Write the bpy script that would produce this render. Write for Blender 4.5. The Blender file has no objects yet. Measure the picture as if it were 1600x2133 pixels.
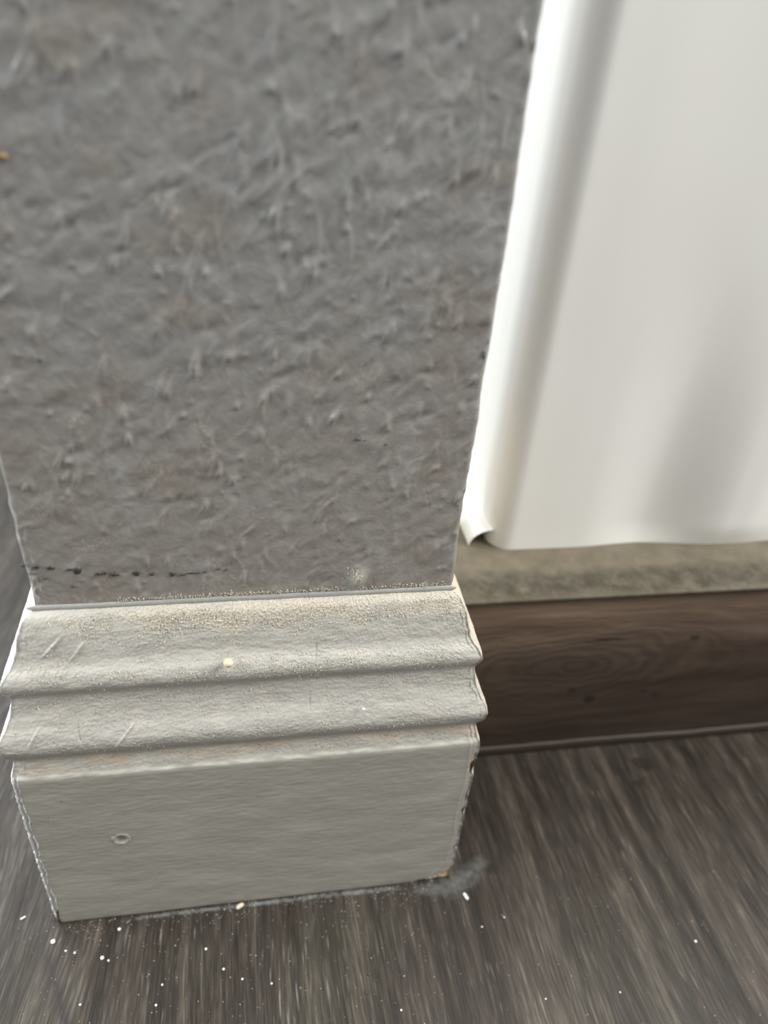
import bpy, math, random
import numpy as np
from mathutils import Matrix, Vector

# ------------------------------------------------------------------ camera
scn = bpy.context.scene
cd = bpy.data.cameras.new('camera')
cam = bpy.data.objects.new('camera', cd)
scn.collection.objects.link(cam)
RW = [[0.98456543, -0.03065043, 0.17231211],
      [-0.15872207, -0.57121524, 0.80530767],
      [0.07374428, -0.82022783, -0.56726368]]       # columns: image right, image down, forward
m = Matrix(((RW[0][0], -RW[0][1], -RW[0][2], 0.07022854),
            (RW[1][0], -RW[1][1], -RW[1][2], -0.14887717),
            (RW[2][0], -RW[2][1], -RW[2][2], 0.27279897),
            (0, 0, 0, 1)))
cam.matrix_world = m
cd.sensor_fit = 'HORIZONTAL'
cd.sensor_width = 36.0
cd.lens = 36.0
cd.clip_start = 0.005
cd.clip_end = 50
cd.dof.use_dof = True
cd.dof.focus_distance = 0.222
cd.dof.aperture_fstop = 10.0
scn.camera = cam

# ------------------------------------------------------------------ light
w = bpy.data.worlds.new('world'); scn.world = w; w.use_nodes = True
bg = w.node_tree.nodes['Background']
bg.inputs[0].default_value = (0.98, 0.99, 0.97, 1)
bg.inputs[1].default_value = 0.46

def area(name, loc, target, sx, sy, power, col):
    l = bpy.data.lights.new(name, 'AREA'); l.shape = 'RECTANGLE'
    l.size = sx; l.size_y = sy; l.energy = power; l.color = col
    o = bpy.data.objects.new(name, l); scn.collection.objects.link(o)
    o.location = loc
    o.rotation_euler = (Vector(target) - Vector(loc)).to_track_quat('-Z', 'Y').to_euler()
    return o
# daylight from the window on the left
area('rear_left_window_light', (-0.75, 1.35, 1.25), (0, 0.1, 0.1), 1.1, 1.6, 26, (0.95, 0.98, 1.0))
area('left_window_light', (-1.25, 0.02, 0.95), (0, 0.05, 0.1), 1.0, 1.1, 42, (0.93, 0.98, 1.0))
area('right_fill_light', (1.15, -0.30, 1.15), (0.2, 0.05, 0.1), 0.6, 0.8, 31.0, (1.0, 0.98, 0.94))  # unseen lamp added to brighten the white wall more than the front

scn.view_settings.view_transform = 'Standard'
scn.view_settings.look = 'None'
scn.view_settings.exposure = 0.0
scn.view_settings.gamma = 1.0
scn.view_settings.use_curve_mapping = False

# ------------------------------------------------------------------ helpers
rnd = random.Random(7)

def tag(o, label=None, cat=None, group=None, kind=None):
    if label: o['label'] = label
    if cat: o['category'] = cat
    if group: o['group'] = group
    if kind: o['kind'] = kind
    return o

def link(name, me, mat, parent=None):
    o = bpy.data.objects.new(name, me)
    scn.collection.objects.link(o)
    if mat and not me.materials: me.materials.append(mat)
    if parent: o.parent = parent
    return o

def mesh_np(name, V, F, col=None, smooth=True):
    """V (n,3), F (m,k) uniform polygons."""
    me = bpy.data.meshes.new(name)
    V = np.asarray(V, dtype=np.float32); F = np.asarray(F, dtype=np.int32)
    k = F.shape[1]
    me.vertices.add(len(V)); me.vertices.foreach_set('co', V.ravel())
    me.loops.add(F.size); me.loops.foreach_set('vertex_index', F.ravel())
    me.polygons.add(len(F))
    me.polygons.foreach_set('loop_start', np.arange(0, F.size, k, dtype=np.int32))
    try: me.polygons.foreach_set('loop_total', np.full(len(F), k, dtype=np.int32))
    except Exception: pass
    me.update(calc_edges=True)
    if smooth: me.polygons.foreach_set('use_smooth', np.ones(len(F), dtype=bool))
    if col is not None:
        a = me.color_attributes.new('Col', 'FLOAT_COLOR', 'POINT')
        c = np.ones((len(V), 4), dtype=np.float32); c[:, :3] = col
        a.data.foreach_set('color', c.ravel())
    return me

def grid_faces(nr, nc, flip=False):
    i = np.arange(nr - 1)[:, None] * nc + np.arange(nc - 1)[None, :]
    i = i.ravel()
    f = np.stack([i, i + 1, i + nc + 1, i + nc], 1)
    return f[:, ::-1] if flip else f

class Perlin:
    def __init__(s, seed):
        r = np.random.RandomState(seed)
        a = r.rand(256, 256) * 2 * np.pi
        s.gx = np.cos(a); s.gy = np.sin(a)
    def __call__(s, x, y):
        xi = np.floor(x).astype(int); yi = np.floor(y).astype(int)
        fx = x - xi; fy = y - yi
        def g(i, j):
            a = (xi + i) & 255; b = (yi + j) & 255
            return s.gx[a, b] * (fx - i) + s.gy[a, b] * (fy - j)
        u = fx ** 3 * (fx * (fx * 6 - 15) + 10); v = fy ** 3 * (fy * (fy * 6 - 15) + 10)
        return 1.5 * ((g(0, 0) * (1 - u) + g(1, 0) * u) * (1 - v) + (g(0, 1) * (1 - u) + g(1, 1) * u) * v)
PN = [Perlin(s) for s in range(40)]
def fbm(k, x, y, o=3, gain=0.5):
    t = 0; a = 1.0
    for i in range(o):
        t = t + a * PN[(k + i * 7) % 40](x * 2 ** i + 13.7 * i + k * 3.1, y * 2 ** i + 5.3 * i + k)
        a *= gain
    return t
def sst(a, b, x):
    t = np.clip((x - a) / (b - a), 0, 1); return t * t * (3 - 2 * t)
def mix(c1, c2, t):
    return c1 * (1 - t[..., None]) + np.array(c2) * t[..., None]

# ---- node materials
def newmat(name):
    M = bpy.data.materials.new(name); M.use_nodes = True
    nt = M.node_tree; b = nt.nodes['Principled BSDF']
    return M, nt, b
def N(nt, t, **kw):
    n = nt.nodes.new(t)
    for k, v in kw.items():
        if k.startswith('_'): setattr(n, k[1:], v)
        else: n.inputs[k.replace('0', ' ') if k not in n.inputs else k].default_value = v
    return n
def obj_coord(nt, scale=(1, 1, 1), rot=(0, 0, 0), loc=(0, 0, 0)):
    tc = nt.nodes.new('ShaderNodeTexCoord'); mp = nt.nodes.new('ShaderNodeMapping')
    mp.inputs['Scale'].default_value = scale; mp.inputs['Rotation'].default_value = rot
    mp.inputs['Location'].default_value = loc
    nt.links.new(tc.outputs['Object'], mp.inputs['Vector'])
    return mp.outputs[0]
def noise(nt, vec, scale, detail=3, rough=0.5, dist=0):
    n = nt.nodes.new('ShaderNodeTexNoise')
    n.inputs['Scale'].default_value = scale; n.inputs['Detail'].default_value = detail
    n.inputs['Roughness'].default_value = rough; n.inputs['Distortion'].default_value = dist
    nt.links.new(vec, n.inputs['Vector']); return n.outputs['Fac']
def ramp(nt, fac, stops):
    r = nt.nodes.new('ShaderNodeValToRGB'); e = r.color_ramp.elements
    while len(e) < len(stops): e.new(0.5)
    for i, (p, c) in enumerate(stops):
        e[i].position = p; e[i].color = (c[0], c[1], c[2], 1) if not isinstance(c, float) else (c, c, c, 1)
    nt.links.new(fac, r.inputs[0]); return r.outputs[0]
def mixc(nt, a, b, fac, mode='MIX'):
    n = nt.nodes.new('ShaderNodeMix'); n.data_type = 'RGBA'; n.blend_type = mode
    for v, s in ((fac, n.inputs[0]), (a, n.inputs[6]), (b, n.inputs[7])):
        if isinstance(v, (int, float)): s.default_value = v
        elif isinstance(v, tuple): s.default_value = (*v, 1)
        else: nt.links.new(v, s)
    return n.outputs[2]
def mth(nt, op, a, b=None, clamp=False):
    n = nt.nodes.new('ShaderNodeMath'); n.operation = op; n.use_clamp = clamp
    for v, s in ((a, n.inputs[0]), (b, n.inputs[1])):
        if v is None: continue
        if isinstance(v, (int, float)): s.default_value = v
        else: nt.links.new(v, s)
    return n.outputs[0]
def bump(nt, b, h, dist, strength=1.0):
    n = nt.nodes.new('ShaderNodeBump'); n.inputs['Distance'].default_value = dist
    n.inputs['Strength'].default_value = strength
    nt.links.new(h, n.inputs['Height']); nt.links.new(n.outputs[0], b.inputs['Normal'])
def flat(name, col, rough=0.6, var=0.12, scale=900, spec=0.5):
    M, nt, b = newmat(name)
    f = noise(nt, obj_coord(nt), scale, 3)
    c = ramp(nt, f, [(0.3, tuple(x * (1 - var) for x in col)), (0.7, tuple(min(1, x * (1 + var)) for x in col))])
    nt.links.new(c, b.inputs['Base Color']); b.inputs['Roughness'].default_value = rough
    b.inputs['Specular IOR Level'].default_value = spec
    return M
def vcol_mat(name, rough, bscale, bdist, spec=0.5, var=0.05):
    M, nt, b = newmat(name)
    a = nt.nodes.new('ShaderNodeVertexColor'); a.layer_name = 'Col'
    v = obj_coord(nt)
    f = noise(nt, v, bscale, 3)
    g = ramp(nt, f, [(0.25, 1.0 - var), (0.75, 1.0 + var)])
    c = mixc(nt, a.outputs[0], g, 1.0, 'MULTIPLY')
    nt.links.new(c, b.inputs['Base Color'])
    b.inputs['Roughness'].default_value = rough
    b.inputs['Specular IOR Level'].default_value = spec
    bump(nt, b, f, bdist)
    return M

W = 0.1403          # width of the baseboard across the wall end
D = 0.103            # depth of the wall
Q0 = 0.0135         # how far the wall face lies behind the plate of the baseboard

# ------------------------------------------------------------------ floor
def floor_material():
    M, nt, b = newmat('grey_brown_vinyl')
    ang = math.radians(-2.4)
    v0 = obj_coord(nt, (1, 1, 1), (0, 0, ang))
    sep = nt.nodes.new('ShaderNodeSeparateXYZ'); nt.links.new(v0, sep.inputs[0])
    X, Y = sep.outputs[0], sep.outputs[1]
    # slow wander of the grain; stronger at the left where the figure opens
    wv = noise(nt, obj_coord(nt, (1, 0.35, 1)), 9, 2)
    leftm = mth(nt, 'MULTIPLY', mth(nt, 'SUBTRACT', 0.045, X), 9.0, True)
    wander = mth(nt, 'MULTIPLY', mth(nt, 'SUBTRACT', wv, 0.5), mth(nt, 'ADD', 0.02, mth(nt, 'MULTIPLY', leftm, 0.10)))
    cmb = nt.nodes.new('ShaderNodeCombineXYZ')
    nt.links.new(mth(nt, 'ADD', X, wander), cmb.inputs[0]); nt.links.new(Y, cmb.inputs[1])
    def st(sx, sy):
        mp = nt.nodes.new('ShaderNodeMapping'); mp.inputs['Scale'].default_value = (sx, sy, 1)
        nt.links.new(cmb.outputs[0], mp.inputs[0]); return mp.outputs[0]
    coarse = noise(nt, st(1, 0.05), 130, 3, 0.55)
    mid = noise(nt, st(1, 0.045), 420, 3, 0.6)
    fine = noise(nt, st(1, 0.05), 1500, 3, 0.65)
    cloud = noise(nt, st(1, 0.5), 16, 3)
    pores = noise(nt, st(1, 0.07), 900, 2, 0.5)
    c = ramp(nt, coarse, [(0.32, (0.017, 0.0135, 0.010)), (0.52, (0.036, 0.030, 0.0235)), (0.72, (0.070, 0.060, 0.049))])
    c = mixc(nt, c, ramp(nt, mid, [(0.3, 0.55), (0.5, 1.0), (0.75, 1.55)]), 0.75, 'MULTIPLY')
    c = mixc(nt, c, ramp(nt, fine, [(0.32, 0.45), (0.5, 0.9), (0.68, 2.1)]), 0.85, 'MULTIPLY')
    c = mixc(nt, c, ramp(nt, cloud, [(0.3, (0.80, 0.74, 0.74)), (0.5, (1.0, 0.96, 0.97)), (0.72, (1.2, 1.22, 1.16))]), 1.0, 'MULTIPLY')
    # sparse pale dashes
    c = mixc(nt, c, (0.27, 0.245, 0.215), mth(nt, 'MULTIPLY', ramp(nt, pores, [(0.63, 0.0), (0.74, 1.0)]),
             mth(nt, 'ADD', 0.12, mth(nt, 'MULTIPLY', ramp(nt, noise(nt, st(1, 0.3), 40, 2), [(0.4, 0.0), (0.65, 1.0)]), 0.45))))
    # long dark curved figure line near the left corner of the baseboard
    lx = mth(nt, 'ADD', -0.0006, mth(nt, 'MULTIPLY', mth(nt, 'ADD', Y, 0.012), -0.46))
    lx = mth(nt, 'ADD', lx, mth(nt, 'MULTIPLY', mth(nt, 'SUBTRACT', noise(nt, st(1, 1), 60, 2), 0.5), 0.006))
    dl = mth(nt, 'SUBTRACT', X, lx)
    ld = mth(nt, 'ABSOLUTE', dl)
    lm = ramp(nt, mth(nt, 'MULTIPLY', ld, 100), [(0.0, 1.0), (0.22, 0.35), (0.45, 0.0)])
    ymask = ramp(nt, mth(nt, 'MULTIPLY', mth(nt, 'ADD', Y, 0.0), -40.0, True), [(0.1, 0.0), (0.5, 1.0)])
    c = mixc(nt, c, (0.028, 0.022, 0.020), mth(nt, 'MULTIPLY', mth(nt, 'MULTIPLY', lm, ymask), 0.95))
    # two small knots right of the wall
    for kx, ky, r in ((0.238, 0.031, 0.0045), (0.232, 0.022, 0.003), (0.156, -0.004, 0.0022)):
        dx = mth(nt, 'MULTIPLY', mth(nt, 'SUBTRACT', X, kx), 0.8)
        dy = mth(nt, 'MULTIPLY', mth(nt, 'SUBTRACT', Y, ky), 1.2)
        d = mth(nt, 'SQRT', mth(nt, 'ADD', mth(nt, 'MULTIPLY', dx, dx), mth(nt, 'MULTIPLY', dy, dy)))
        d = mth(nt, 'ADD', d, mth(nt, 'MULTIPLY', mth(nt, 'SUBTRACT', noise(nt, v0, 260, 2), 0.5), 0.008))
        k = ramp(nt, mth(nt, 'DIVIDE', d, r * 2), [(0.3, 1.0), (0.6, 0.0)])
        c = mixc(nt, c, (0.018, 0.013, 0.010), mth(nt, 'MULTIPLY', k, 0.85))
    nt.links.new(c, b.inputs['Base Color'])
    rr = ramp(nt, noise(nt, st(1, 0.6), 60, 3), [(0.3, 0.38), (0.7, 0.55)])
    nt.links.new(rr, b.inputs['Roughness'])
    b.inputs['Specular IOR Level'].default_value = 0.36
    h = mth(nt, 'ADD', fine, mid)
    bump(nt, b, h, 0.00022)
    return M
fm = floor_material()
def box_mesh(name, x0, x1, y0, y1, z0, z1):
    V = [(x, y, z) for z in (z0, z1) for y in (y0, y1) for x in (x0, x1)]
    F = [(0, 2, 3, 1), (4, 5, 7, 6), (0, 1, 5, 4), (2, 6, 7, 3), (0, 4, 6, 2), (1, 3, 7, 5)]
    return mesh_np(name, V, F, smooth=False)
fl = link('floor', box_mesh('floor', -1.6, 1.4, -1.3, 1.2, -0.02, 0.0), fm)
tag(fl, 'dark grey brown wood-look vinyl floor with fine pale grain', 'floor', kind='structure')

# ------------------------------------------------------------------ grey textured wall end
def wall_height(x, z):
    """paint relief in metres over the wall face"""
    wx = x + 0.0014 * PN[1](x / 0.007, z / 0.008); wz = z + 0.0014 * PN[2](x / 0.007, z / 0.008)
    ca, sa = math.cos(math.radians(33)), math.sin(math.radians(33))
    a = wx * ca + wz * sa; b_ = -wx * sa + wz * ca          # a runs up to the right
    base = PN[3](a / 0.0085, b_ / 0.0045)
    crease = np.exp(-(PN[4](a / 0.0058, b_ / 0.0026) / 0.28) ** 2)
    lump = PN[5]((wx - 0.3 * wz) / 0.0025, wz / 0.0040)
    small = fbm(6, wx / 0.0013, wz / 0.0016, 2)
    v1 = np.exp(-(PN[9]((wx - 0.38 * wz) / 0.0044, wz / 0.013) / 0.13) ** 2) * sst(0.05, 0.45, PN[10](wx / 0.007, wz / 0.008))  # vertical runs of paint
    v2 = np.exp(-(PN[11]((wx - 0.75 * wz) / 0.0050, wz / 0.012) / 0.12) ** 2) * sst(0.1, 0.5, PN[12](wx / 0.009, wz / 0.007))
    fine = fbm(13, wx / 0.0022, wz / 0.0026, 2); sc = 1 - 0.35 * sst(0.17, 0.135, z)
    h = sc * (0.00024 * base + 0.00010 * lump + 0.00010 * v1) + 0.000018 * small + 0.00005 * fine
    return h
def strokes(u, zs):
    """runs and blobs of thick paint: soft elongated bumps, most of them leaning up to the right"""
    r = np.random.RandomState(21); H = np.zeros((len(zs), len(u)))
    for k in range(3400):
        cu, cz = r.uniform(u[0], u[-1]), r.uniform(0.125, 0.305)
        t = r.rand()
        if t < 0.06:   L, wd, an, am = r.uniform(0.0030, 0.0060), r.uniform(0.00040, 0.00070), r.normal(0.25, 0.15), r.uniform(0.00018, 0.00036)
        elif t < 0.48: L, wd, an, am = r.uniform(0.0008, 0.0026), r.uniform(0.00038, 0.00070), r.normal(0.32, 0.20), r.uniform(0.00012, 0.00046)
        elif t < 0.80: L, wd, an, am = r.uniform(0.0010, 0.0026), r.uniform(0.00045, 0.0009), r.normal(0.95, 0.22), r.uniform(-0.00028, 0.00012)
        else:          L, wd, an, am = r.uniform(0.0005, 0.0010), r.uniform(0.0004, 0.0008), r.uniform(0, 3), r.uniform(0.00004, 0.00018)
        if cz < 0.16: L *= 0.8; am *= 0.75
        wd *= 1.35; L *= 1.15
        R_ = 2.6 * max(L, wd)
        i0, i1 = np.searchsorted(zs, (cz - R_, cz + R_)); j0, j1 = np.searchsorted(u, (cu - R_, cu + R_))
        if i1 <= i0 or j1 <= j0: continue
        dz = (zs[i0:i1] - cz)[:, None]; du = (u[j0:j1] - cu)[None, :]
        bend = r.normal(0, 35)
        a = du * math.sin(an) + dz * math.cos(an); b_ = du * math.cos(an) - dz * math.sin(an) + bend * a * a
        H[i0:i1, j0:j1] += 1.15 * am * np.exp(-(a / L) ** 2 - (b_ / wd) ** 2)
    return H
def build_wall():
    xl, xr = Q0, W - Q0
    r = 0.0016
    # horizontal path: (x, y, nx, ny)
    P = [(W / 2, D, 0, 1)]
    for y in np.linspace(D, Q0 + r, 200): P.append((xl, y, -1, 0))
    for a in np.linspace(0, math.pi / 2, 10)[1:-1]:
        P.append((xl + r - r * math.cos(a), Q0 + r - r * math.sin(a), -math.cos(a), -math.sin(a)))
    for x in np.linspace(xl + r, xr - r, 440): P.append((x, Q0, 0, -1))
    for a in np.linspace(0, math.pi / 2, 10)[1:-1]:
        P.append((xr - r + r * math.sin(a), Q0 + r - r * math.cos(a), math.sin(a), -math.cos(a)))
    for y in np.linspace(Q0 + r, D, 200): P.append((xr, y, 1, 0))
    P.append((W / 2, D, 0, 1))
    P = np.array(P)
    seg = np.hypot(*np.diff(P[:, :2], axis=0).T); u = np.concatenate([[0], np.cumsum(seg)])
    zs = np.concatenate([np.linspace(0.1275, 0.300, 690), np.linspace(0.302, 0.34, 20), np.linspace(0.36, 2.4, 12)])
    U, Z = np.meshgrid(u, zs)
    h = wall_height(U, Z) + strokes(u, zs)
    h *= 1 - 0.8 * sst(0.1335, 0.1312, Z)
    X = np.broadcast_to(P[:, 0], U.shape).copy(); Y = np.broadcast_to(P[:, 1], U.shape).copy()
    NX = P[:, 2][None]; NY = P[:, 3][None]
    # round lump with sandy grains near the bottom
    dx, dz = X - 0.0993, Z - 0.1362
    front = (np.abs(NY) > 0.7)
    h = h + front * 0.0017 * np.exp(-((dx - 0.35 * dz) / 0.0019) ** 2 - (dz / 0.0028) ** 2) * (1 + 0.12 * PN[21](U / 0.0007, Z / 0.0007))
    # wavering arrises
    er = np.exp(-(np.clip(X - xl, 0, 1) / 0.0035) ** 2); el = np.exp(-(np.clip(xr - X, 0, 1) / 0.0035) ** 2)
    wob = 0.0006 * PN[13](Z / 0.018, Z * 0 + 3.3) + 0.00016 * PN[14](Z / 0.005, Z * 0 + 1.3)
    wob2 = 0.0006 * PN[15](Z / 0.021, Z * 0 + 3.3) + 0.00012 * PN[16](Z / 0.006, Z * 0 + 1.3)
    X += NX * h * 0.45 + er * wob - el * wob2
    Y += NY * h
    # worn left corner near the foot: cut back and filled with white paint
    worn = er * sst(0.150, 0.140, Z) * front
    Y += worn * 0.0006 * np.abs(PN[17](U / 0.0012, Z / 0.0022))
    col = np.zeros(U.shape + (3,)); col[:] = (0.290, 0.270, 0.248)
    col = mix(col, (0.275, 0.275, 0.274), sst(0.15, 0.25, Z) * 0.8)
    col = mix(col, (0.255, 0.222, 0.190), sst(0.1, 0.75, fbm(20, U / 0.02, Z / 0.016, 3)) * 0.5)
    col = mix(col, (0.36, 0.355, 0.35), sst(0.2, 0.8, fbm(23, U / 0.010, Z / 0.014, 3)) * 0.4)
    # sanded dusty beige on crests
    g = sst(0.35, 0.8, fbm(25, U / 0.012, Z / 0.012, 2)) * sst(0.1, 0.6, fbm(26, U / 0.0009, Z / 0.0009, 2))
    col = mix(col, (0.47, 0.40, 0.31), g * 0.55)
    lm_ = front * np.exp(-((dx + 0.001) / 0.002) ** 2 - ((dz - 0.0008) / 0.0024) ** 2)
    col = mix(col, (0.55, 0.54, 0.50), lm_ * 0.5)
    # scattered dark specks
    s = sst(0.78, 0.95, PN[27](U / 0.0011, Z / 0.0011)) * sst(0.15, 0.5, PN[28](U / 0.012, Z / 0.012))
    col = mix(col, (0.06, 0.06, 0.06), s * 0.85)
    # dark rubs along the right arris, pale chips on the left one
    e2 = sst(0.0016, 0.0002, np.abs(xr - 0.0009 - X)) * sst(0.2, 0.55, PN[29](U / 0.0015, Z / 0.0028)) * sst(0.0, 0.4, PN[30](U * 0, Z / 0.016))
    col = mix(col, (0.05, 0.048, 0.045), e2 * 0.8)
    e1 = sst(0.004, 0.001, np.abs(X - xl)) * sst(0.2, 0.5, PN[31](U / 0.0016, Z / 0.004)) * sst(0.175, 0.145, Z)
    col = mix(col, (0.55, 0.56, 0.54), e1 * 0.8)
    tv = sst(0.0005, 0.0, np.abs(X - xl)) * (NX < -0.5)
    col = mix(col, (0.75, 0.76, 0.74), tv * 1.0)  # left side face whitened to paint in the window light on it
    col = mix(col, (0.45, 0.37, 0.27), sst(0.138, 0.132, Z) * sst(0.0, 0.5, fbm(33, U / 0.0008, Z / 0.0008, 2)) * 0.45)
    V = np.stack([X, Y, Z], -1).reshape(-1, 3)
    F = grid_faces(len(zs), len(u))
    return mesh_np('wall_left', V, F, col.reshape(-1, 3))
wm = vcol_mat('grey_wall_paint', 0.29, 1500, 0.00006, 0.5, 0.06)
wall = link('wall_left', build_wall(), wm)
tag(wall, 'end of a wall in lumpy grey paint above the white moulded baseboard', 'wall', kind='structure')

# ------------------------------------------------------------------ moulded baseboard around the wall end
PROF = [(0.0, 0.0006), (0.0, 0.0763), (0.0002, 0.0776), (0.0008, 0.0789), (0.0014, 0.0808), (0.0019, 0.0826),
        (0.0021, 0.0841), (0.0018, 0.0854), (0.0010, 0.0868), (0.0003, 0.0885), (0.0000, 0.0905), (0.0003, 0.0927),
        (0.0013, 0.0952), (0.0026, 0.0976), (0.0037, 0.1002), (0.0044, 0.1030), (0.0048, 0.1052),
        (0.0049, 0.1066), (0.0046, 0.1080), (0.0040, 0.1093), (0.0036, 0.1109), (0.0038, 0.1127),
        (0.0047, 0.1144), (0.0061, 0.1159), (0.0071, 0.1177), (0.0077, 0.1200), (0.0084, 0.1229), (0.0094, 0.1260),
        (0.0108, 0.1289), (0.0125, 0.1302), (0.0145, 0.1308)]
def profile_samples():
    P = np.array(PROF)
    out = []
    up = P[1:]
    # Catmull-Rom through the upper part
    pts = []
    for i in range(len(up) - 1):
        p0 = up[max(i - 1, 0)]; p1 = up[i]; p2 = up[i + 1]; p3 = up[min(i + 2, len(up) - 1)]
        n = max(3, int(np.hypot(*(p2 - p1)) / 0.00019))
        for t in np.linspace(0, 1, n, endpoint=False):
            pts.append(0.5 * (2 * p1 + (p2 - p0) * t + (2 * p0 - 5 * p1 + 4 * p2 - p3) * t * t + (-p0 + 3 * p1 - 3 * p2 + p3) * t ** 3))
    pts.append(up[-1])
    low = [np.array((0.0, z)) for z in np.linspace(0.0006, 0.0760, 230)]
    return np.array(low + pts)
def build_base():
    S = profile_samples(); q, z = S[:, 0], S[:, 1]
    ns = len(S)
    cols = [(3, 0.0)]   # (kind, param)
    for t in np.concatenate([np.linspace(D, 0.04, 20), np.linspace(0.039, 0.0, 110)]): cols.append((0, t))
    f = np.linspace(0, 1, 640)
    for t in f[1:-1]: cols.append((1, t))
    for t in np.concatenate([np.linspace(0, 0.039, 110), np.linspace(0.04, D, 20)]): cols.append((2, t))
    cols.append((3, 1.0))
    kind = np.array([c[0] for c in cols])[None, :]; t = np.array([c[1] for c in cols])[None, :]
    Q = q[:, None]; Z = np.broadcast_to(z[:, None], (ns, len(cols))).copy()
    X = np.where(kind == 0, Q, np.where(kind == 1, Q + (W - 2 * Q) * t, np.where(kind == 2, W - Q, W / 2)))
    Y = np.where(kind == 0, Q + t * (D - Q) / D, np.where(kind == 1, Q + 0 * t, Q + t * (D - Q) / D))
    Y = np.where(kind == 3, D, Y)
    arc = np.concatenate([[0], np.cumsum(np.hypot(np.diff(q), np.diff(z)))])[:, None]
    U = np.where(kind == 0, -t, np.where(kind == 1, t * W, W + t)) + 0 * Z
    A = arc + 0 * U
    # displacement outwards
    up = sst(0.078, 0.080, Z)
    d = 0.00022 * fbm(1, U / 0.02, A / 0.008, 3) + 0.00004 * fbm(2, U / 0.004, A / 0.0012, 2)
    d = d + up * (0.00007 * fbm(3, U / 0.0011, A / 0.0009, 2) + 0.00009 * fbm(5, U / 0.006, A / 0.004, 2))
    d = d + (1 - up) * (0.000006 * fbm(4, U / 0.03, A / 0.0007, 2) - 0.00012 * fbm(1, U / 0.02, A / 0.008, 3))
    # sandy grit bands
    gn = fbm(7, U / 0.00062, A / 0.00062, 2, 0.6)
    topb = sst(0.1225, 0.1285, Z + 0.004 * fbm(8, U / 0.012, A / 0.02, 2)) * sst(-0.004, 0.03, U)
    bead = sst(0.1175, 0.1150, Z) * sst(0.1105, 0.1128, Z) * sst(0.02, 0.06, U) * sst(-0.1, 0.5, fbm(9, U / 0.008, A / 0.004, 2) + 0.25)
    mid = up * sst(0.1, 0.7, fbm(10, U / 0.010, A / 0.006, 3)) * 0.45
    grit = np.clip(topb + 0.8 * bead + mid, 0, 1)
    d = d + grit * 0.00021 * np.clip(gn, -0.4, 1)
    # a few scratches and dents: (x, z, half length, half width, slope, depth)
    for sx, sz, hl, hw, sl, dep in ((0.0335, 0.0935, 0.0045, 0.00028, 1.6, 0.00035), (0.0085, 0.0935, 0.0035, 0.0003, 4, 0.0003),
                                    (0.021, 0.0945, 0.0035, 0.00025, -2.2, -0.0003), (0.089, 0.1155, 0.0030, 0.0004, 3.0, -0.0004),
                                    (0.0105, 0.1215, 0.0035, 0.0004, 1.2, 0.0005), (0.0180, 0.1200, 0.0030, 0.0003, 1.6, 0.0004),
                                    (0.125, 0.0875, 0.0020, 0.0003, 3, -0.0003), (0.0865, 0.0990, 0.0028, 0.0003, 9, -0.00025)):
        ux, uz = 1 / math.hypot(1, sl), sl / math.hypot(1, sl)
        a = (U - sx) * ux + (Z - sz) * uz; b_ = -(U - sx) * uz + (Z - sz) * ux
        d = d + dep * np.exp(-(a / hl) ** 4 - (b_ / hw) ** 2)
    # round chipped dent on the plate
    dr = np.hypot(U - 0.0274, (Z - 0.0453))
    wob = 1 + 0.25 * PN[12](U / 0.0012, Z / 0.0012)
    d = d - 0.0007 * sst(0.0021, 0.0012, dr * wob) + 0.0003 * np.exp(-((dr * wob - 0.0023) / 0.0004) ** 2)
    # corner wear
    dl = np.where(kind == 0, t, np.where(kind == 1, t * W, 1.0)) + 0 * Z
    drr = np.where(kind == 2, t, np.where(kind == 1, (1 - t) * W, 1.0)) + 0 * Z
    jl = 0.0004 + 0.0006 * np.abs(fbm(14, Z / 0.006, Z * 0 + 2.2, 3)) 
    jr = 0.0004 + 0.0006 * np.abs(fbm(16, Z / 0.007, Z * 0 + 4.2, 3))
    lower = sst(0.080, 0.077, Z)
    cl = np.exp(-(dl / 0.0019) ** 2) * jl * (0.45 + 1.3 * lower)
    cr = np.exp(-(drr / 0.0015) ** 2) * jr * (0.8 + 0.2 * lower)
    # raised torn lip of paint beside the left arris of the plate
    lipx = 0.0022 + 0.0013 * PN[18](Z / 0.011, Z * 0 + 0.7) + 0.0003 * PN[19](Z / 0.0030, Z * 0 + 5.7)
    lip = np.exp(-((dl - lipx) / 0.00025) ** 2) * sst(0.006, 0.012, Z) * lower * (0.6 + 0.5 * PN[20](Z / 0.003, Z * 0))
    crack = np.exp(-((dl - lipx + 0.0009) / 0.00045) ** 2) * sst(0.012, 0.02, Z) * lower
    lipr = 0.0034 + 0.0008 * PN[21](Z / 0.012, Z * 0 + 0.7) + 0.0060 * sst(0.013, 0.0, Z)
    lip2 = np.exp(-((drr - lipr) / 0.0004) ** 2) * sst(0.086, 0.074, Z) * (kind == 1)
    d = d + lip * 0.00028 - crack * 0.0001 + lip2 * 0.00018
    # broken lower right corner, bare board showing
    bx = (W - U) + 0.0010 * PN[22](U / 0.002, Z / 0.002)
    hgt = 0.0052 * np.clip(1 - (bx - 0.001) / 0.0125, 0, 1) ** 0.8 + 0.0006 * PN[23](U / 0.0016, Z * 0)
    brk = sst(0.0006, -0.0004, Z - hgt) * (bx < 0.0135) * (kind == 1)
    d = d - brk * 0.0005 + brk * 0.0003 * fbm(24, U / 0.0012, Z / 0.0009, 2)
    # nicks down the right arris
    nick = np.zeros_like(Z)
    for nz, hh, ww in ((0.0660, 0.0032, 0.0024), (0.0420, 0.0018, 0.0016), (0.0205, 0.0012, 0.0010), (0.052, 0.0010, 0.0009)):
        nick = np.maximum(nick, sst(1.15, 0.85, np.hypot((Z - nz) / hh, drr / ww) + 0.25 * PN[25](U / 0.001, Z / 0.001)))
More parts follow.
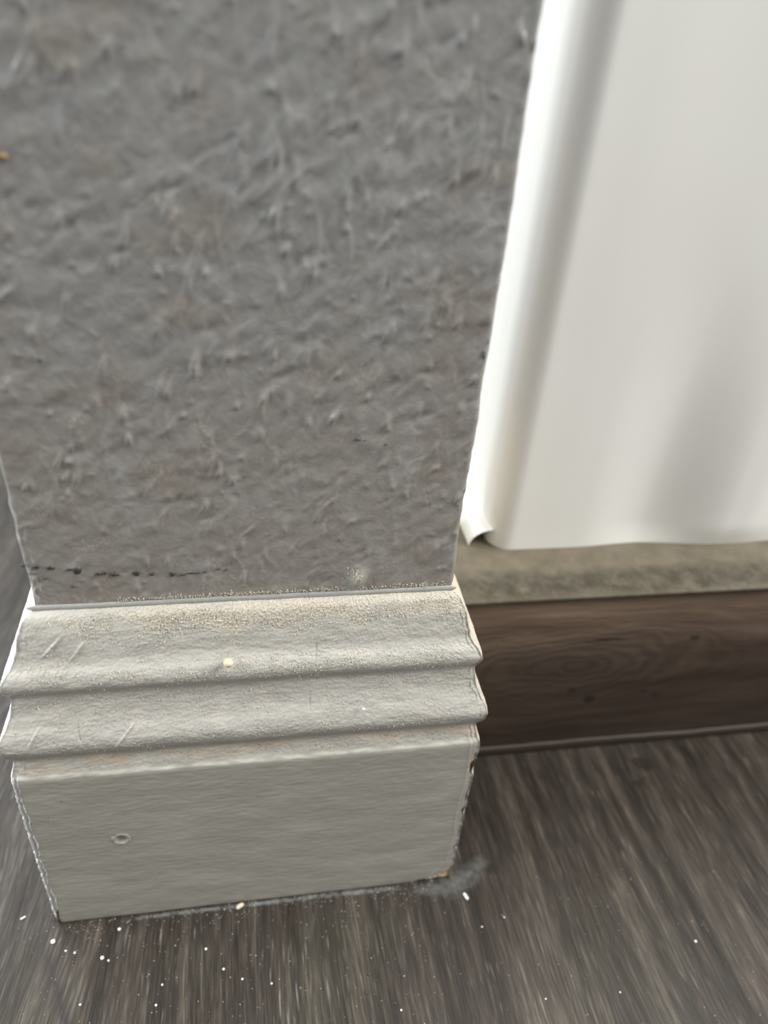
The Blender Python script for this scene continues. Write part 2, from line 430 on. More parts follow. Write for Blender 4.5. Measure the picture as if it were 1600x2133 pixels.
    d = d - nick * 0.0006
    # broken lower left corner
    nl = sst(1.1, 0.9, np.hypot((Z - 0.001) / 0.0055, dl / 0.0018) + 0.2 * PN[26](U / 0.001, Z / 0.001))
    d = d - nl * 0.0004
    # notches of the left profile edge
    X = X + np.where(kind == 0, -d, np.where(kind == 2, d, 0)) + cl - cr
    Y = Y + np.where(kind == 1, -d, 0) + np.where(kind == 1, cl + cr, 0) * 0.8
    Z = Z + 0.35 * np.where((q[:, None] > 0.0), d, 0)
    # colours: old off-white paint, dirt, bare board
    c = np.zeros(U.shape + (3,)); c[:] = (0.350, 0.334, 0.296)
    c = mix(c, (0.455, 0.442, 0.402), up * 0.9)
    c = mix(c, (0.46, 0.44, 0.39), sst(0.0, 0.8, fbm(30, U / 0.03, A / 0.012, 3)) * 0.35)
    led = sst(0.0855, 0.0842, Z) * sst(0.0785, 0.0797, Z)
    c = mix(c, (0.50, 0.42, 0.33), led * sst(-0.25, 0.45, fbm(31, U / 0.012, A / 0.003, 3)) * 0.85)
    rimw = np.exp(-((Z - 0.0782 - 0.0003 * PN[7](U / 0.004, Z * 0)) / 0.0009) ** 2)
    c = mix(c, (0.66, 0.64, 0.57), rimw * np.clip(0.45 + 0.5 * fbm(12, U / 0.006, A / 0.002, 2), 0, 1))  # painted highlight along the top edge of the plate
    c = mix(c, (0.40, 0.37, 0.31), led * sst(0.25, 0.6, fbm(32, U / 0.0016, A / 0.0012, 2)) * 0.6)
    # grime speckle over the moulding
    spk = sst(0.2, 0.75, fbm(33, U / 0.0007, A / 0.0007, 2)) * sst(-0.3, 0.5, fbm(34, U / 0.012, A / 0.006, 3)) * up
    c = mix(c, (0.22, 0.205, 0.17), spk * 0.6)
    pk = sst(0.0, 0.7, fbm(35, U / 0.006, A / 0.005, 3)) * up
    c = mix(c, (0.60, 0.53, 0.47), pk * 0.30)
    # fungus grey patch near the left end
    pt = sst(0.0075, 0.002, np.hypot(U - 0.013, (Z - 0.1145) * 1.5)) * sst(-0.1, 0.5, fbm(36, U / 0.0009, A / 0.0009, 2))
    c = mix(c, (0.27, 0.25, 0.20), pt * 0.7)
    # tan sand in the top band
    tan = topb * sst(-0.1, 0.45, gn + 0.15) * sst(-0.35, 0.35, fbm(37, U / 0.012, A / 0.003, 2) + 0.9 * sst(0.02, 0.06, U) - 0.25)
    c = mix(c, (0.62, 0.53, 0.38), tan * 0.60)
    c = mix(c, (0.30, 0.27, 0.21), topb * sst(0.1, 0.6, -gn) * 0.55)
    c = mix(c, (0.42, 0.38, 0.30), bead * sst(0.1, 0.6, -gn) * 0.45)
    # thin dark cracks along the right mitre
    mc = np.exp(-((drr - 0.0022 - 0.0008 * PN[38](Z / 0.003, Z * 0)) / 0.00022) ** 2) * up * sst(-0.2, 0.2, PN[39](Z / 0.006, Z * 0 + 2))
    c = mix(c, (0.10, 0.09, 0.07), np.clip(mc, 0, 1) * 0.85)
    c = mix(c, (0.60, 0.53, 0.42), sst(0.0004, 0.001, drr) * 0 + (kind == 2) * up * 0.7)
    ml = np.exp(-((dl - 0.0038 - 0.0006 * PN[37](Z / 0.004, Z * 0)) / 0.00022) ** 2) * up * sst(0.0, 0.3, PN[36](Z / 0.007, Z * 0 + 1))
    c = mix(c, (0.30, 0.28, 0.24), np.clip(ml, 0, 1) * 0.6)
    # scattered specks on the plate
    sp = sst(0.86, 0.97, PN[29](U / 0.0015, A / 0.0012)) * (1 - up)
    c = mix(c, (0.08, 0.07, 0.06), sp * 0.8)
    # fresh white where the paint is torn
    wh = np.clip(lip * 1.3 + np.exp(-(dl / 0.0011) ** 2) * lower, 0, 1)
    c = mix(c, (0.88, 0.89, 0.87), wh)
    c = mix(c, (0.86, 0.87, 0.86), (kind == 0) * 1.0 * np.ones_like(Z))  # whole left return whitened: glare of the left light put into its colour
    c = mix(c, (0.10, 0.09, 0.08), np.clip(crack * sst(0.0, 0.5, PN[35](Z / 0.009, Z * 0 + 9)), 0, 1) * 0.25)
    wr = np.clip(np.exp(-((drr - 0.0004) / 0.0006) ** 2), 0, 1) * lower * sst(-0.1, 0.4, PN[34](Z / 0.004, Z * 0 + 3))
    c = mix(c, (0.74, 0.73, 0.68), wr * 0.8)
    ochre = np.clip(brk * (0.55 + 0.6 * PN[33](U / 0.002, Z / 0.0015)), 0, 1)
    c = mix(c, (0.62, 0.53, 0.40), brk); c = mix(c, (0.46, 0.28, 0.09), ochre * sst(0.011, 0.003, bx))
    c = mix(c, (0.27, 0.16, 0.08), nick * 0.9)
    c = mix(c, (0.36, 0.27, 0.13), nl * 0.95)
    grime = sst(0.0045, 0.0006, Z + 0.002 * fbm(32, U / 0.01, Z * 0, 2)) * (1 - brk)
    c = mix(c, (0.25, 0.23, 0.19), grime * 0.45)
    V = np.stack([X, Y, Z], -1).reshape(-1, 3)
    F = grid_faces(ns, len(cols))
    return mesh_np('baseboard_left', V, F, c.reshape(-1, 3))
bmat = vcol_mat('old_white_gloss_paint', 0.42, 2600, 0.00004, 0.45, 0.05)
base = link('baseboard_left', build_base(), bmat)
tag(base, 'chipped off-white moulded baseboard wrapped round the foot of the grey wall end', 'baseboard', kind='structure')

# sealant bead in the joint between baseboard and wall
def build_bead():
    n = 420; k = 9
    xs = np.linspace(0.0120, W - 0.0122, n)
    V = []; C = []
    for i, x in enumerate(xs):
        cz = 0.1311 + 0.00012 * float(PN[3](np.array(x / 0.014), np.array(0.5)))
        rz = 0.00085 + 0.00022 * float(PN[4](np.array(x / 0.02), np.array(0.5)))
        ry = 0.00045
        cap = min(1.0, (i + 0.3) / 6, (n - 1 - i + 0.3) / 6) ** 0.5
        for j in range(k):
            a = -math.pi * 0.62 + math.pi * 1.24 * j / (k - 1)
            V.append((x, 0.01335 - ry * cap * math.cos(a) * (1 - 0.35 * max(0, math.sin(a))), cz + rz * cap * math.sin(a) * 1.15))
            C.append((0.36, 0.36, 0.35))
    return mesh_np('sealant_bead', V, grid_faces(n, k, True), np.array(C))
sb = link('sealant_bead', build_bead(), vcol_mat('grey_sealant', 0.35, 900, 0.00006, 0.5, 0.10), base)
sb['label'] = 'smooth pale grey sealant bead'

# ------------------------------------------------------------------ small pieces on the wall and baseboard
def blob_mesh(name, r, seed, flatz=0.7, sub=1, jag=0.35, stretch=(1, 1, 1)):
    import bmesh
    bm = bmesh.new(); bmesh.ops.create_icosphere(bm, subdivisions=sub, radius=1.0)
    rr = random.Random(seed)
    for v in bm.verts:
        f = 1 - jag * rr.random()
        v.co = Vector((v.co.x * r * f * stretch[0], v.co.y * r * f * stretch[1], v.co.z * r * f * flatz * stretch[2]))
    me = bpy.data.meshes.new(name); bm.to_mesh(me); bm.free()
    me.polygons.foreach_set('use_smooth', np.ones(len(me.polygons), dtype=bool))
    return me
black = flat('black_paint', (0.045, 0.045, 0.045), 0.5, 0.5, 2500)
# row of small black flecks on the wall just above the baseboard: (x, z, half width, half height)
MARKS = [(0.0138, 0.1455, .0005, .0004), (0.0169, 0.1449, .0009, .00045), (0.0201, 0.1444, .0010, .0005),
         (0.0263, 0.1432, .0012, .0009), (0.0246, 0.1437, .0011, .00028), (0.0313, 0.1419, .0007, .0004), (0.0330, 0.1420, .0006, .0003),
         (0.0352, 0.1414, .0010, .0004), (0.0407, 0.1415, .0008, .0007), (0.0446, 0.1410, .0006, .0004), (0.0497, 0.1407, .0007, .0006),
         (0.0524, 0.1404, .0006, .0002), (0.0550, 0.1408, .0014, .00018), (0.0581, 0.1410, .0005, .0002),
         (0.0617, 0.1417, .0004, .0002), (0.0637, 0.1414, .0003, .00018), (0.0182, 0.1410, .0003, .0003), (0.0246, 0.1380, .0005, .00015)]
def fleck_mesh(hw, hh, seed):
    """thin flake of paint with an uneven outline and a rim, following the wall"""
    r = random.Random(seed); n = 16
    V = []; x0 = 0
    for k in range(n):
        a = 2 * math.pi * k / n
        f = 0.62 + 0.55 * r.random()
        V.append((hw * f * math.cos(a), 0.00035, hh * f * math.sin(a)))
    for k in range(n): V.append((V[k][0] * 0.92, -0.00012, V[k][2] * 0.92))
    V.append((0, -0.00016, 0))
    F3 = []
    for k in range(n):
        j = (k + 1) % n
        F3 += [(k, j, n + j), (k, n + j, n + k), (n + k, n + j, 2 * n)]
    return mesh_np('paint_fleck', V, np.array(F3), smooth=False)
def wall_y(x, z):
    return Q0 - float(wall_height(np.array(x - Q0 + 0.3281 + 0.0), np.array(z)))
for k, (x, z, hw, hh) in enumerate(MARKS):
    o = link('paint_fleck', fleck_mesh(hw * 1.25, hh * 1.3, 40 + k), black, wall)
    o.location = (x, Q0 - 0.00022, z)
# orange chip high on the left of the wall, brownish rub chips at mid height
och = flat('ochre_chip', (0.40, 0.25, 0.10), 0.6)
o = link('paint_chip', fleck_mesh(0.0011, 0.00045, 90), och, wall); o.location = (0.0275, Q0 - 0.00035, 0.2412)
o['label'] = 'ochre paint chip'
gry = flat('dark_grey_chip', (0.10, 0.095, 0.09), 0.6, 0.4, 2500)
for k, (x, z, hw, hh) in enumerate(((0.0967, 0.1805, .0008, .0005), (0.1040, 0.1790, .0004, .0003), (0.0985, 0.1802, .0004, .0002),
                                    (0.1254, 0.2026, .0004, .0010), (0.0272, 0.2010, .0005, .0005))):
    o = link('paint_chip', fleck_mesh(hw, hh, 60 + k), gry, wall); o.location = (x, Q0 - 0.00022, z)
cream = flat('cream_filler', (0.68, 0.58, 0.42), 0.7, 0.12, 1500)
o = link('filler_nodule', blob_mesh('filler_nodule', 0.00145, 5, 0.9, 3, 0.10), cream, base)
o.location = (0.0632, 0.0034, 0.1168); o['label'] = 'round cream nodule on the bead'
o = link('filler_nodule', blob_mesh('filler_nodule', 0.00055, 9, 0.9, 2, 0.2), flat('white_filler', (0.8, 0.79, 0.74), 0.6), base)
o.location = (0.1014, 0.0005, 0.0972)

# loose sand grains along the joint and the moulding (far too many to count)
def grains(name, pts, mat, smin, smax, seed, cols):
    """pts: list of (x,y,z); small faceted lumps joined in one mesh"""
    r = np.random.RandomState(seed)
    base_v = np.array([(1, 0, 0), (-1, 0, 0), (0, 1, 0), (0, -1, 0), (0, 0, 1), (0, 0, -1)], float)
    base_f = np.array([(0, 2, 4), (2, 1, 4), (1, 3, 4), (3, 0, 4), (2, 0, 5), (1, 2, 5), (3, 1, 5), (0, 3, 5)])
    n = len(pts); P = np.array(pts)
    s = smin + (smax - smin) * r.rand(n) ** 2.5
    a = r.rand(n) * 6.28
    V = base_v[None] * (0.6 + 0.8 * r.rand(n, 6, 1)) * s[:, None, None]
    ca, sa = np.cos(a)[:, None], np.sin(a)[:, None]
    Vx = V[..., 0] * ca - V[..., 2] * sa; Vz = V[..., 0] * sa + V[..., 2] * ca
    V = np.stack([Vx, V[..., 1], Vz], -1) + P[:, None]
    F = (base_f[None] + 6 * np.arange(n)[:, None, None]).reshape(-1, 3)
    cc = np.array(cols)[r.randint(0, len(cols), n)] * (0.8 + 0.4 * r.rand(n, 1))
    return mesh_np(name, V.reshape(-1, 3), F, np.repeat(cc, 6, axis=0), smooth=False)
Pf = np.array(PROF[1:])
def prof_y(z):
    k = np.argsort(Pf[:, 1]); return float(np.interp(z, Pf[k, 1], Pf[k, 0]))
rs = np.random.RandomState(3)
pts = []
while len(pts) < 8000:
    x = rs.uniform(0.016, 0.126); u = rs.rand()
    dens = 0.25 + 0.75 * min(1, max(0, (x - 0.015) / 0.04))
    if u < 0.58:
        z = 0.1297 - abs(rs.normal(0, 0.0028)); y = prof_y(z) - 0.0001
        if rs.rand() > dens: continue
    elif u < 0.78:
        z = rs.normal(0.1326, 0.00045); y = Q0 - 0.0002
        if x < 0.035 or rs.rand() > dens * (1.0 if x < 0.094 else 0.45): continue
    else:
        z = rs.normal(0.1138, 0.0011); y = prof_y(z) - 0.0002
        if rs.rand() > dens: continue
    pts.append((x, y, z))
for _ in range(260):
    a, b_ = rs.normal(0, 0.0011), rs.normal(0, 0.0013)
    pts.append((0.0982 + a, Q0 - 0.0016 * math.exp(-((a - 0.0011) / 0.0019) ** 2 - (b_ / 0.0028) ** 2), 0.1372 + b_))
pts_b = [p for p in pts if p[2] < 0.118]; pts = [p for p in pts if p[2] >= 0.118]
while len(pts_b) < 4200:
    x = rs.uniform(0.003, 0.137); z = rs.uniform(0.086, 0.126)
    if float(PN[8](np.array(x / 0.01), np.array(z / 0.006))) + 0.25 * rs.rand() > 0.15: pts_b.append((x, prof_y(z) - 0.0001, z))
gp = grains('paint_grit', [p for p in pts_b if max(p[1], 0) + 0.0016 < p[0] < W - max(p[1], 0) - 0.0022], None, 0.00007, 0.00021, 5, [(0.62, 0.60, 0.54), (0.55, 0.53, 0.47), (0.70, 0.69, 0.64), (0.50, 0.47, 0.40)])
def on_front(P):
    return [p for p in P if max(p[1], 0) + 0.0016 < p[0] < W - max(p[1], 0) - 0.0022]
pts = on_front(pts); pts_b = on_front(pts_b)
gm = grains('sand_grit', pts, None, 0.00009, 0.00026, 4, [(0.58, 0.49, 0.35), (0.62, 0.56, 0.44), (0.56, 0.53, 0.46), (0.66, 0.63, 0.56), (0.52, 0.48, 0.40)])
go = link('sand_grit', gm, vcol_mat('sand', 0.8, 2000, 0.00002, 0.3))
gq = link('paint_grit', gp, vcol_mat('pale_grit', 0.7, 2000, 0.00002, 0.3))
tag(gq, 'pale crusty grit painted into the rounded ridges of the moulding', 'grit', kind='stuff')
tag(go, 'fine tan sandy grit lying in the joint between baseboard top and grey wall', 'grit', kind='stuff')
# sparse paler grit over the rest of the moulding is part of the board's paint (relief above)

# hair curling out of the lump at the foot of the wall
def tube(name, P, r, k=6):
    P = np.array(P, float); n = len(P); V = []
    for i in range(n):
        t = P[min(i + 1, n - 1)] - P[max(i - 1, 0)]; t /= np.linalg.norm(t)
        a = np.cross(t, (0.1, 1, 0.2)); a /= np.linalg.norm(a); b_ = np.cross(t, a)
        for j in range(k):
            an = 2 * math.pi * j / k
            V.append(P[i] + r * (math.cos(an) * a + math.sin(an) * b_))
    F = []
    for i in range(n - 1):
        for j in range(k):
            F.append((i * k + j, i * k + (j + 1) % k, (i + 1) * k + (j + 1) % k, (i + 1) * k + j))
    return mesh_np(name, V, np.array(F))
def smooth_pts(K, n=14):
    K = [Vector(p) for p in K]; out = []
    for i in range(len(K) - 1):
        p0 = K[max(i - 1, 0)]; p1 = K[i]; p2 = K[i + 1]; p3 = K[min(i + 2, len(K) - 1)]
        for j in range(n):
            t = j / n
            out.append(tuple(0.5 * (2 * p1 + (p2 - p0) * t + (2 * p0 - 5 * p1 + 4 * p2 - p3) * t * t + (-p0 + 3 * p1 - 3 * p2 + p3) * t ** 3)))
    out.append(tuple(K[-1])); return out
hy = Q0 - 0.0007
hair = link('hair', tube('hair', smooth_pts([(0.0860, hy - .0008, 0.1305), (0.0853, hy, 0.1335), (0.0866, hy, 0.1371), (0.0890, hy, 0.1390), (0.0917, hy, 0.1394), (0.0940, hy, 0.1385), (0.0958, hy, 0.1366), (0.0968, hy - .0004, 0.1352)]), 0.000045),
            flat('dark_hair', (0.05, 0.04, 0.035), 0.4))
tag(hair, 'thin dark hair arching over the grey paint beside the sandy lump', 'hair')

# ------------------------------------------------------------------ litter on the floor
whitep = flat('white_paint_crumb', (0.85, 0.85, 0.83), 0.5, 0.06, 900)
CR = [((0.0009, -0.0061), .00088, 'largest round white paint crumb, just in front of the lower left baseboard corner'),
      ((0.0220, -0.0045), .00062, 'white paint crumb close under the left half of the baseboard'),
      ((0.0176, -0.0134), .00070, 'bright round white paint crumb, second largest, at the lower left'),
      ((0.0197, -0.0145), .00042, 'small greyish crumb touching the right of the second largest white crumb'),
      ((0.0085, -0.0106), .00044, 'small white crumb right of the pair below the lower left corner'),
      ((0.0055, -0.0096), .00040, 'tiny white crumb right below the largest round crumb'),
      ((0.0512, -0.0147), .00048, 'dull white crumb alone on dark grain below the middle left of the baseboard'),
      ((0.0571, -0.0219), .00046, 'off-white crumb on pale grain, below the dull lone one'),
      ((0.0361, -0.0302), .00046, 'small white crumb at the bottom edge, left of centre'),
      ((0.0127, -0.0270), .00042, 'small white crumb beside the dark curved grain line'),
      ((0.0376, -0.0243), .00042, 'small elongated crumb above the one at the bottom edge'),
      ((0.0632, -0.0258), .00040, 'tiny white crumb left of its twin on the centre left floor'),
      ((0.0726, -0.0284), .00040, 'tiny white crumb right of its twin on the centre left floor'),
      ((0.2221, -0.0334), .00052, 'single white crumb on the open floor at the right'),
      ((0.1619, -0.0446), .00034, 'tiny pale crumb near the bottom edge, right of centre'),
      ((0.1878, -0.0459), .00034, 'tiny pale crumb near the bottom edge, towards the right'),
      ((0.1136, -0.0417), .00036, 'tiny pale crumb at the very bottom centre'),
      ((0.1469, -0.0190), .00034, 'tiny crumb below the white plastic sliver'),
      ((0.1558, -0.0167), .00030, 'tiny crumb right of the white plastic sliver')]
for k, ((x, y), r, lab) in enumerate(CR):
    o = link('paint_crumb', blob_mesh('paint_crumb', r * 0.95, 100 + k, 0.55, 2, 0.16), whitep)
    o.location = (x, y, r * 0.42); tag(o, lab, 'crumb', 'white paint crumbs on the floor')
dark = flat('dark_grit', (0.05, 0.045, 0.04), 0.5)
for k, (x, y, lab) in enumerate(((0.1048, -0.0297, 'dark grit pellet on the floor, the upper of two'), (0.1031, -0.0350, 'dark grit pellet on the floor, the lower of two'))):
    o = link('grit_pellet', blob_mesh('grit_pellet', 0.00055, 130 + k, 0.7, 2, 0.2), dark)
    o.location = (x, y, 0.0003); tag(o, lab, 'pellet', 'dark grit pellets')
# white plastic sliver (a short rounded bar)
def sliver(name, L, wd, th):
    import bmesh
    bm = bmesh.new(); bmesh.ops.create_cube(bm, size=1.0)
    bmesh.ops.scale(bm, vec=(L, wd, th), verts=bm.verts)
    bmesh.ops.bevel(bm, geom=list(bm.edges), offset=th * 0.3, segments=2, affect='EDGES')
    me = bpy.data.meshes.new(name); bm.to_mesh(me); bm.free(); return me
o = link('plastic_sliver', sliver('plastic_sliver', 0.0026, 0.0010, 0.0007), flat('white_plastic', (0.9, 0.92, 0.92), 0.25))
o.location = (0.1438, -0.0077, 0.00042); o.rotation_euler = (0, 0.06, math.radians(-66))
tag(o, 'short white plastic sliver on the floor off the lower right baseboard corner', 'sliver')
o = link('plastic_sliver', sliver('plastic_sliver', 0.0018, 0.0005, 0.0004), whitep)
o.location = (-0.0105, 0.0033, 0.00025); o.rotation_euler = (0, 0, math.radians(30))
tag(o, 'tiny white sliver on the floor left of the baseboard corner', 'sliver')
o = link('plaster_chip', blob_mesh('plaster_chip', 0.0017, 33, 0.6, 2, 0.30, (1.1, 0.6, 1)), cream)
o.location = (0.0626, -0.0018, 0.0009); o.rotation_euler = (0, 0, 0.5)
tag(o, 'cream plaster chip lying against the foot of the baseboard', 'chip')

# fine dust on the floor
rs = np.random.RandomState(11); pts = []
while len(pts) < 1500:
    if rs.rand() < 0.40: x, y = rs.uniform(0.0, 0.135), -abs(rs.normal(0, 0.0035))
    elif rs.rand() < 0.7: x, y = rs.uniform(-0.03, 0.13), rs.uniform(-0.055, 0.0)
    else: x, y = rs.uniform(0.10, 0.28), rs.uniform(-0.06, 0.0)
    pts.append((x, y, 0.00005))
dm = grains('dust', pts, None, 0.00005, 0.00021, 6, [(0.75, 0.74, 0.70), (0.60, 0.56, 0.50), (0.42, 0.38, 0.33), (0.45, 0.42, 0.38)])
tag(link('dust', dm, vcol_mat('dust_grey', 0.7, 2000, 0.00002, 0.3)), 'fine pale dust specks scattered over the floor in front of the baseboard', 'dust', kind='stuff')

# dusty smears of filler on the floor
def smear(name, pts, th, col, parent=None, seed=1, dens=0.55, scale=900, amax=1.0):
    """thin uneven film with feathered (noise-cut) coverage"""
    M, nt, b = newmat(name)
    v = obj_coord(nt)
    a = nt.nodes.new('ShaderNodeVertexColor'); a.layer_name = 'Col'
    f = noise(nt, v, scale, 4, 0.6)
    al = mth(nt, 'MULTIPLY', mth(nt, 'ADD', mth(nt, 'SUBTRACT', f, 0.5), mth(nt, 'MULTIPLY', a.outputs[0], dens)), 1.7, True)
    al = mth(nt, 'MULTIPLY', al, mth(nt, 'MULTIPLY', a.outputs[0], amax))
    b.inputs['Base Color'].default_value = (*col, 1); b.inputs['Roughness'].default_value = 0.6
    nt.links.new(al, b.inputs['Alpha'])
    P = np.array(smooth_pts([(p[0], p[1], p[2]) for p in pts], 10))   # x, y, half width
    n = len(P); k = 9; V = []; C = []
    for i in range(n):
        t = P[min(i + 1, n - 1), :2] - P[max(i - 1, 0), :2]; t /= np.linalg.norm(t); nn = np.array((-t[1], t[0]))
        e = min(1, i / 6, (n - 1 - i) / 6)
        for j in range(k):
            s = (j / (k - 1)) * 2 - 1
            p = P[i, :2] + nn * s * P[i, 2]
            cc = (1 - s * s) * e
            V.append((p[0], p[1], 0.00008 + th * cc)); C.append((cc, cc, cc))
    return link(name, mesh_np(name, V, grid_faces(n, k), np.array(C)), M, parent)
s1 = smear('filler_smear', [(0.1240, -0.0022, .0016), (0.131, -0.0036, .0036), (0.1385, -0.0032, .0060), (0.1455, -0.0004, .0062), (0.1515, 0.0036, .0045), (0.1550, 0.0082, .0026)], 0.00006, (0.20, 0.21, 0.20), None, 1, 0.34, 420, 0.55)
tag(s1, 'pale grey filler smear fanning over the floor at the lower right baseboard corner', 'smear')
s2 = smear('filler_smear', [(0.020, -0.0016, .0008), (0.04, -0.0013, .0011), (0.06, -0.0013, .0010), (0.085, -0.0012, .0013), (0.11, -0.0014, .0013), (0.125, -0.0018, .0011)], 0.00012, (0.36, 0.37, 0.36), None, 2, 0.22, 300, 0.7)
tag(s2, 'thin broken line of dusty filler along the foot of the baseboard', 'smear')

# ------------------------------------------------------------------ boxed ledge at the right, faced with wood-look board
def laminate_material():
    M, nt, b = newmat('brown_wood_look_board')
    v = obj_coord(nt)
    sep = nt.nodes.new('ShaderNodeSeparateXYZ'); nt.links.new(v, sep.inputs[0])
    X, Z = sep.outputs[0], sep.outputs[2]
    cmb = nt.nodes.new('ShaderNodeCombineXYZ')
    # grain lines bow around the knot
    def el(cx_, cz_, sx, sz):
        dx = mth(nt, 'MULTIPLY', mth(nt, 'SUBTRACT', X, cx_), sx); dz = mth(nt, 'MULTIPLY', mth(nt, 'SUBTRACT', Z, cz_), sz)
        return mth(nt, 'SQRT', mth(nt, 'ADD', mth(nt, 'MULTIPLY', dx, dx), mth(nt, 'MULTIPLY', dz, dz)))
    d = el(0.196, 0.052, 9.0, 30.0)
    near = ramp(nt, d, [(0.0, 1.0), (0.95, 0.0)])
    n1 = noise(nt, v, 45, 3, 0.5)
    d2 = mth(nt, 'ADD', d, mth(nt, 'MULTIPLY', mth(nt, 'SUBTRACT', n1, 0.5), 0.45))
    ring = mth(nt, 'SINE', mth(nt, 'MULTIPLY', d2, 62.0))
    zz = mth(nt, 'ADD', Z, mth(nt, 'MULTIPLY', near, mth(nt, 'MULTIPLY', mth(nt, 'SUBTRACT', Z, 0.052), -0.8)))
    zz = mth(nt, 'ADD', zz, mth(nt, 'MULTIPLY', mth(nt, 'SUBTRACT', noise(nt, v, 18, 2), 0.5), 0.012))
    nt.links.new(X, cmb.inputs[0]); nt.links.new(zz, cmb.inputs[2])
    def st(sx, sz):
        mp = nt.nodes.new('ShaderNodeMapping'); mp.inputs['Scale'].default_value = (sx, 1, sz)
        nt.links.new(cmb.outputs[0], mp.inputs[0]); return mp.outputs[0]
    co = noise(nt, st(0.12, 1), 110, 3, 0.5); fi = noise(nt, st(0.06, 1), 800, 3, 0.6)
    c = ramp(nt, co, [(0.3, (0.095, 0.064, 0.046)), (0.5, (0.150, 0.103, 0.075)), (0.72, (0.225, 0.160, 0.118))])
    c = mixc(nt, c, ramp(nt, fi, [(0.3, 0.72), (0.7, 1.32)]), 0.7, 'MULTIPLY')
    c = mixc(nt, c, ramp(nt, mth(nt, 'ADD', mth(nt, 'MULTIPLY', ring, 0.5), 0.5), [(0.1, 0.62), (0.9, 1.22)]), mth(nt, 'MULTIPLY', near, 0.9), 'MULTIPLY')
    core = ramp(nt, d2, [(0.10, 1.0), (0.55, 0.0)])
    c = mixc(nt, c, (0.085, 0.070, 0.055), mth(nt, 'MULTIPLY', core, 0.6))
    for kx, kz, sx, sz in ((0.1994, 0.0375, 380, 620), (0.2084, 0.0315, 330, 430), (0.2385, 0.0310, 330, 520), (0.232, 0.034, 420, 620), (0.206, 0.066, 90, 900), (0.246, 0.064, 280, 620)):
        dd = mth(nt, 'ADD', el(kx, kz, sx, sz), mth(nt, 'MULTIPLY', mth(nt, 'SUBTRACT', noise(nt, v, 240, 2), 0.5), 1.5))
        c = mixc(nt, c, (0.020, 0.014, 0.010), mth(nt, 'MULTIPLY', ramp(nt, dd, [(0.35, 1.0), (1.0, 0.0)]), 0.75))
    nt.links.new(c, b.inputs['Base Color']); b.inputs['Roughness'].default_value = 0.5
    b.inputs['Specular IOR Level'].default_value = 0.4
    bump(nt, b, fi, 0.00010)
    return M
def ledge_material():
    M, nt, b = newmat('dusty_beige_ledge')
    v = obj_coord(nt)
    sep = nt.nodes.new('ShaderNodeSeparateXYZ'); nt.links.new(v, sep.inputs[0])
    n1 = noise(nt, v, 120, 4, 0.6); n2 = noise(nt, obj_coord(nt, (1, 1.0, 1)), 170, 4, 0.65)
    c = ramp(nt, n1, [(0.3, (0.118, 0.100, 0.068)), (0.7, (0.175, 0.150, 0.108))])
    # grime collects in a mottled band along the front half
    fr = mth(nt, 'ADD', sep.outputs[1], mth(nt, 'MULTIPLY', mth(nt, 'SUBTRACT', noise(nt, v, 60, 3), 0.5), 0.010))
    band = ramp(nt, mth(nt, 'MULTIPLY', fr, 10), [(0.0, 0.0), (0.52, 0.55), (0.56, 1.0), (0.64, 0.85), (0.70, 0.0)])
    g = mth(nt, 'MULTIPLY', band, ramp(nt, n2, [(0.36, 0.35), (0.60, 1.0)]))
    c = mixc(nt, c, (0.030, 0.027, 0.016), mth(nt, 'MULTIPLY', g, 0.85))
    nt.links.new(c, b.inputs['Base Color']); b.inputs['Roughness'].default_value = 0.75
    bump(nt, b, n2, 0.0003)
    return M
ang = math.atan2(0.056 - 0.0515, 0.3068 - 0.1663) * 0.75
LX0 = W - 0.0032
def rounded_slab(name, x0, x1, y0, y1, z0, z1, bev, wav=0.0, seed=1):
    """slab extruded along x with a rounded front top edge; wav = waviness of its front"""
    sec = [(y1, z0), (y0, z0)]
    for a in np.linspace(0, math.pi / 2, 6): sec.append((y0 + bev - bev * math.cos(a), z1 - bev + bev * math.sin(a)))
    sec.append((y1, z1))
    xs = np.concatenate([np.linspace(x0, min(x1, x0 + 0.25), 160), np.linspace(min(x1, x0 + 0.25), x1, 8)[1:]])
    V = []
    for x in xs:
        wv = wav * float(PN[seed](np.array(x / 0.035), np.array(0.3)) + 0.5 * PN[seed + 1](np.array(x / 0.012), np.array(0.3)))
        for (y, z) in sec:
            zz = z + (wv if z > z0 + 1e-6 else 0)
            V.append((x, y, zz))
    n = len(sec); F = []
    for i in range(len(xs) - 1):
        for j in range(n):
            F.append((i * n + j, (i + 1) * n + j, (i + 1) * n + (j + 1) % n, i * n + (j + 1) % n))
    c0 = len(V); V.append((x0, (y0 + y1) / 2, (z0 + z1) / 2)); V.append((x1, (y0 + y1) / 2, (z0 + z1) / 2))
    e = (len(xs) - 1) * n
    T = []
    for a, b_, c_, d_ in F: T += [(a, b_, c_), (a, c_, d_)]
    for j in range(n):
        T.append((c0, j, (j + 1) % n)); T.append((c0 + 1, e + (j + 1) % n, e + j))
    return mesh_np(name, V, np.array(T), smooth=False)
lm = laminate_material(); dmt = ledge_material()
riser = link('baseboard_right', rounded_slab('baseboard_right', LX0, 1.4, 0.0525, 0.062, 0.0066, 0.0886, 0.0012), lm)
riser.rotation_euler = (0, 0, ang * 0); tag(riser, 'brown wood-look skirting board with a knot, facing the low ledge on the right', 'baseboard', kind='structure')
tb = link('top_board', rounded_slab('top_board', LX0, 1.4, 0.0515, 0.50, 0.0886, 0.0902, 0.0007), dmt, riser)
tb['label'] = 'dusty beige ledge top with a grimy front band'
bt = link('bottom_trim', rounded_slab('bottom_trim', LX0, 1.4, 0.0519, 0.0620, 0.0, 0.0052, 0.0004, 0.0006, 6), flat('dark_brown_strip', (0.070, 0.052, 0.040), 0.6), riser)
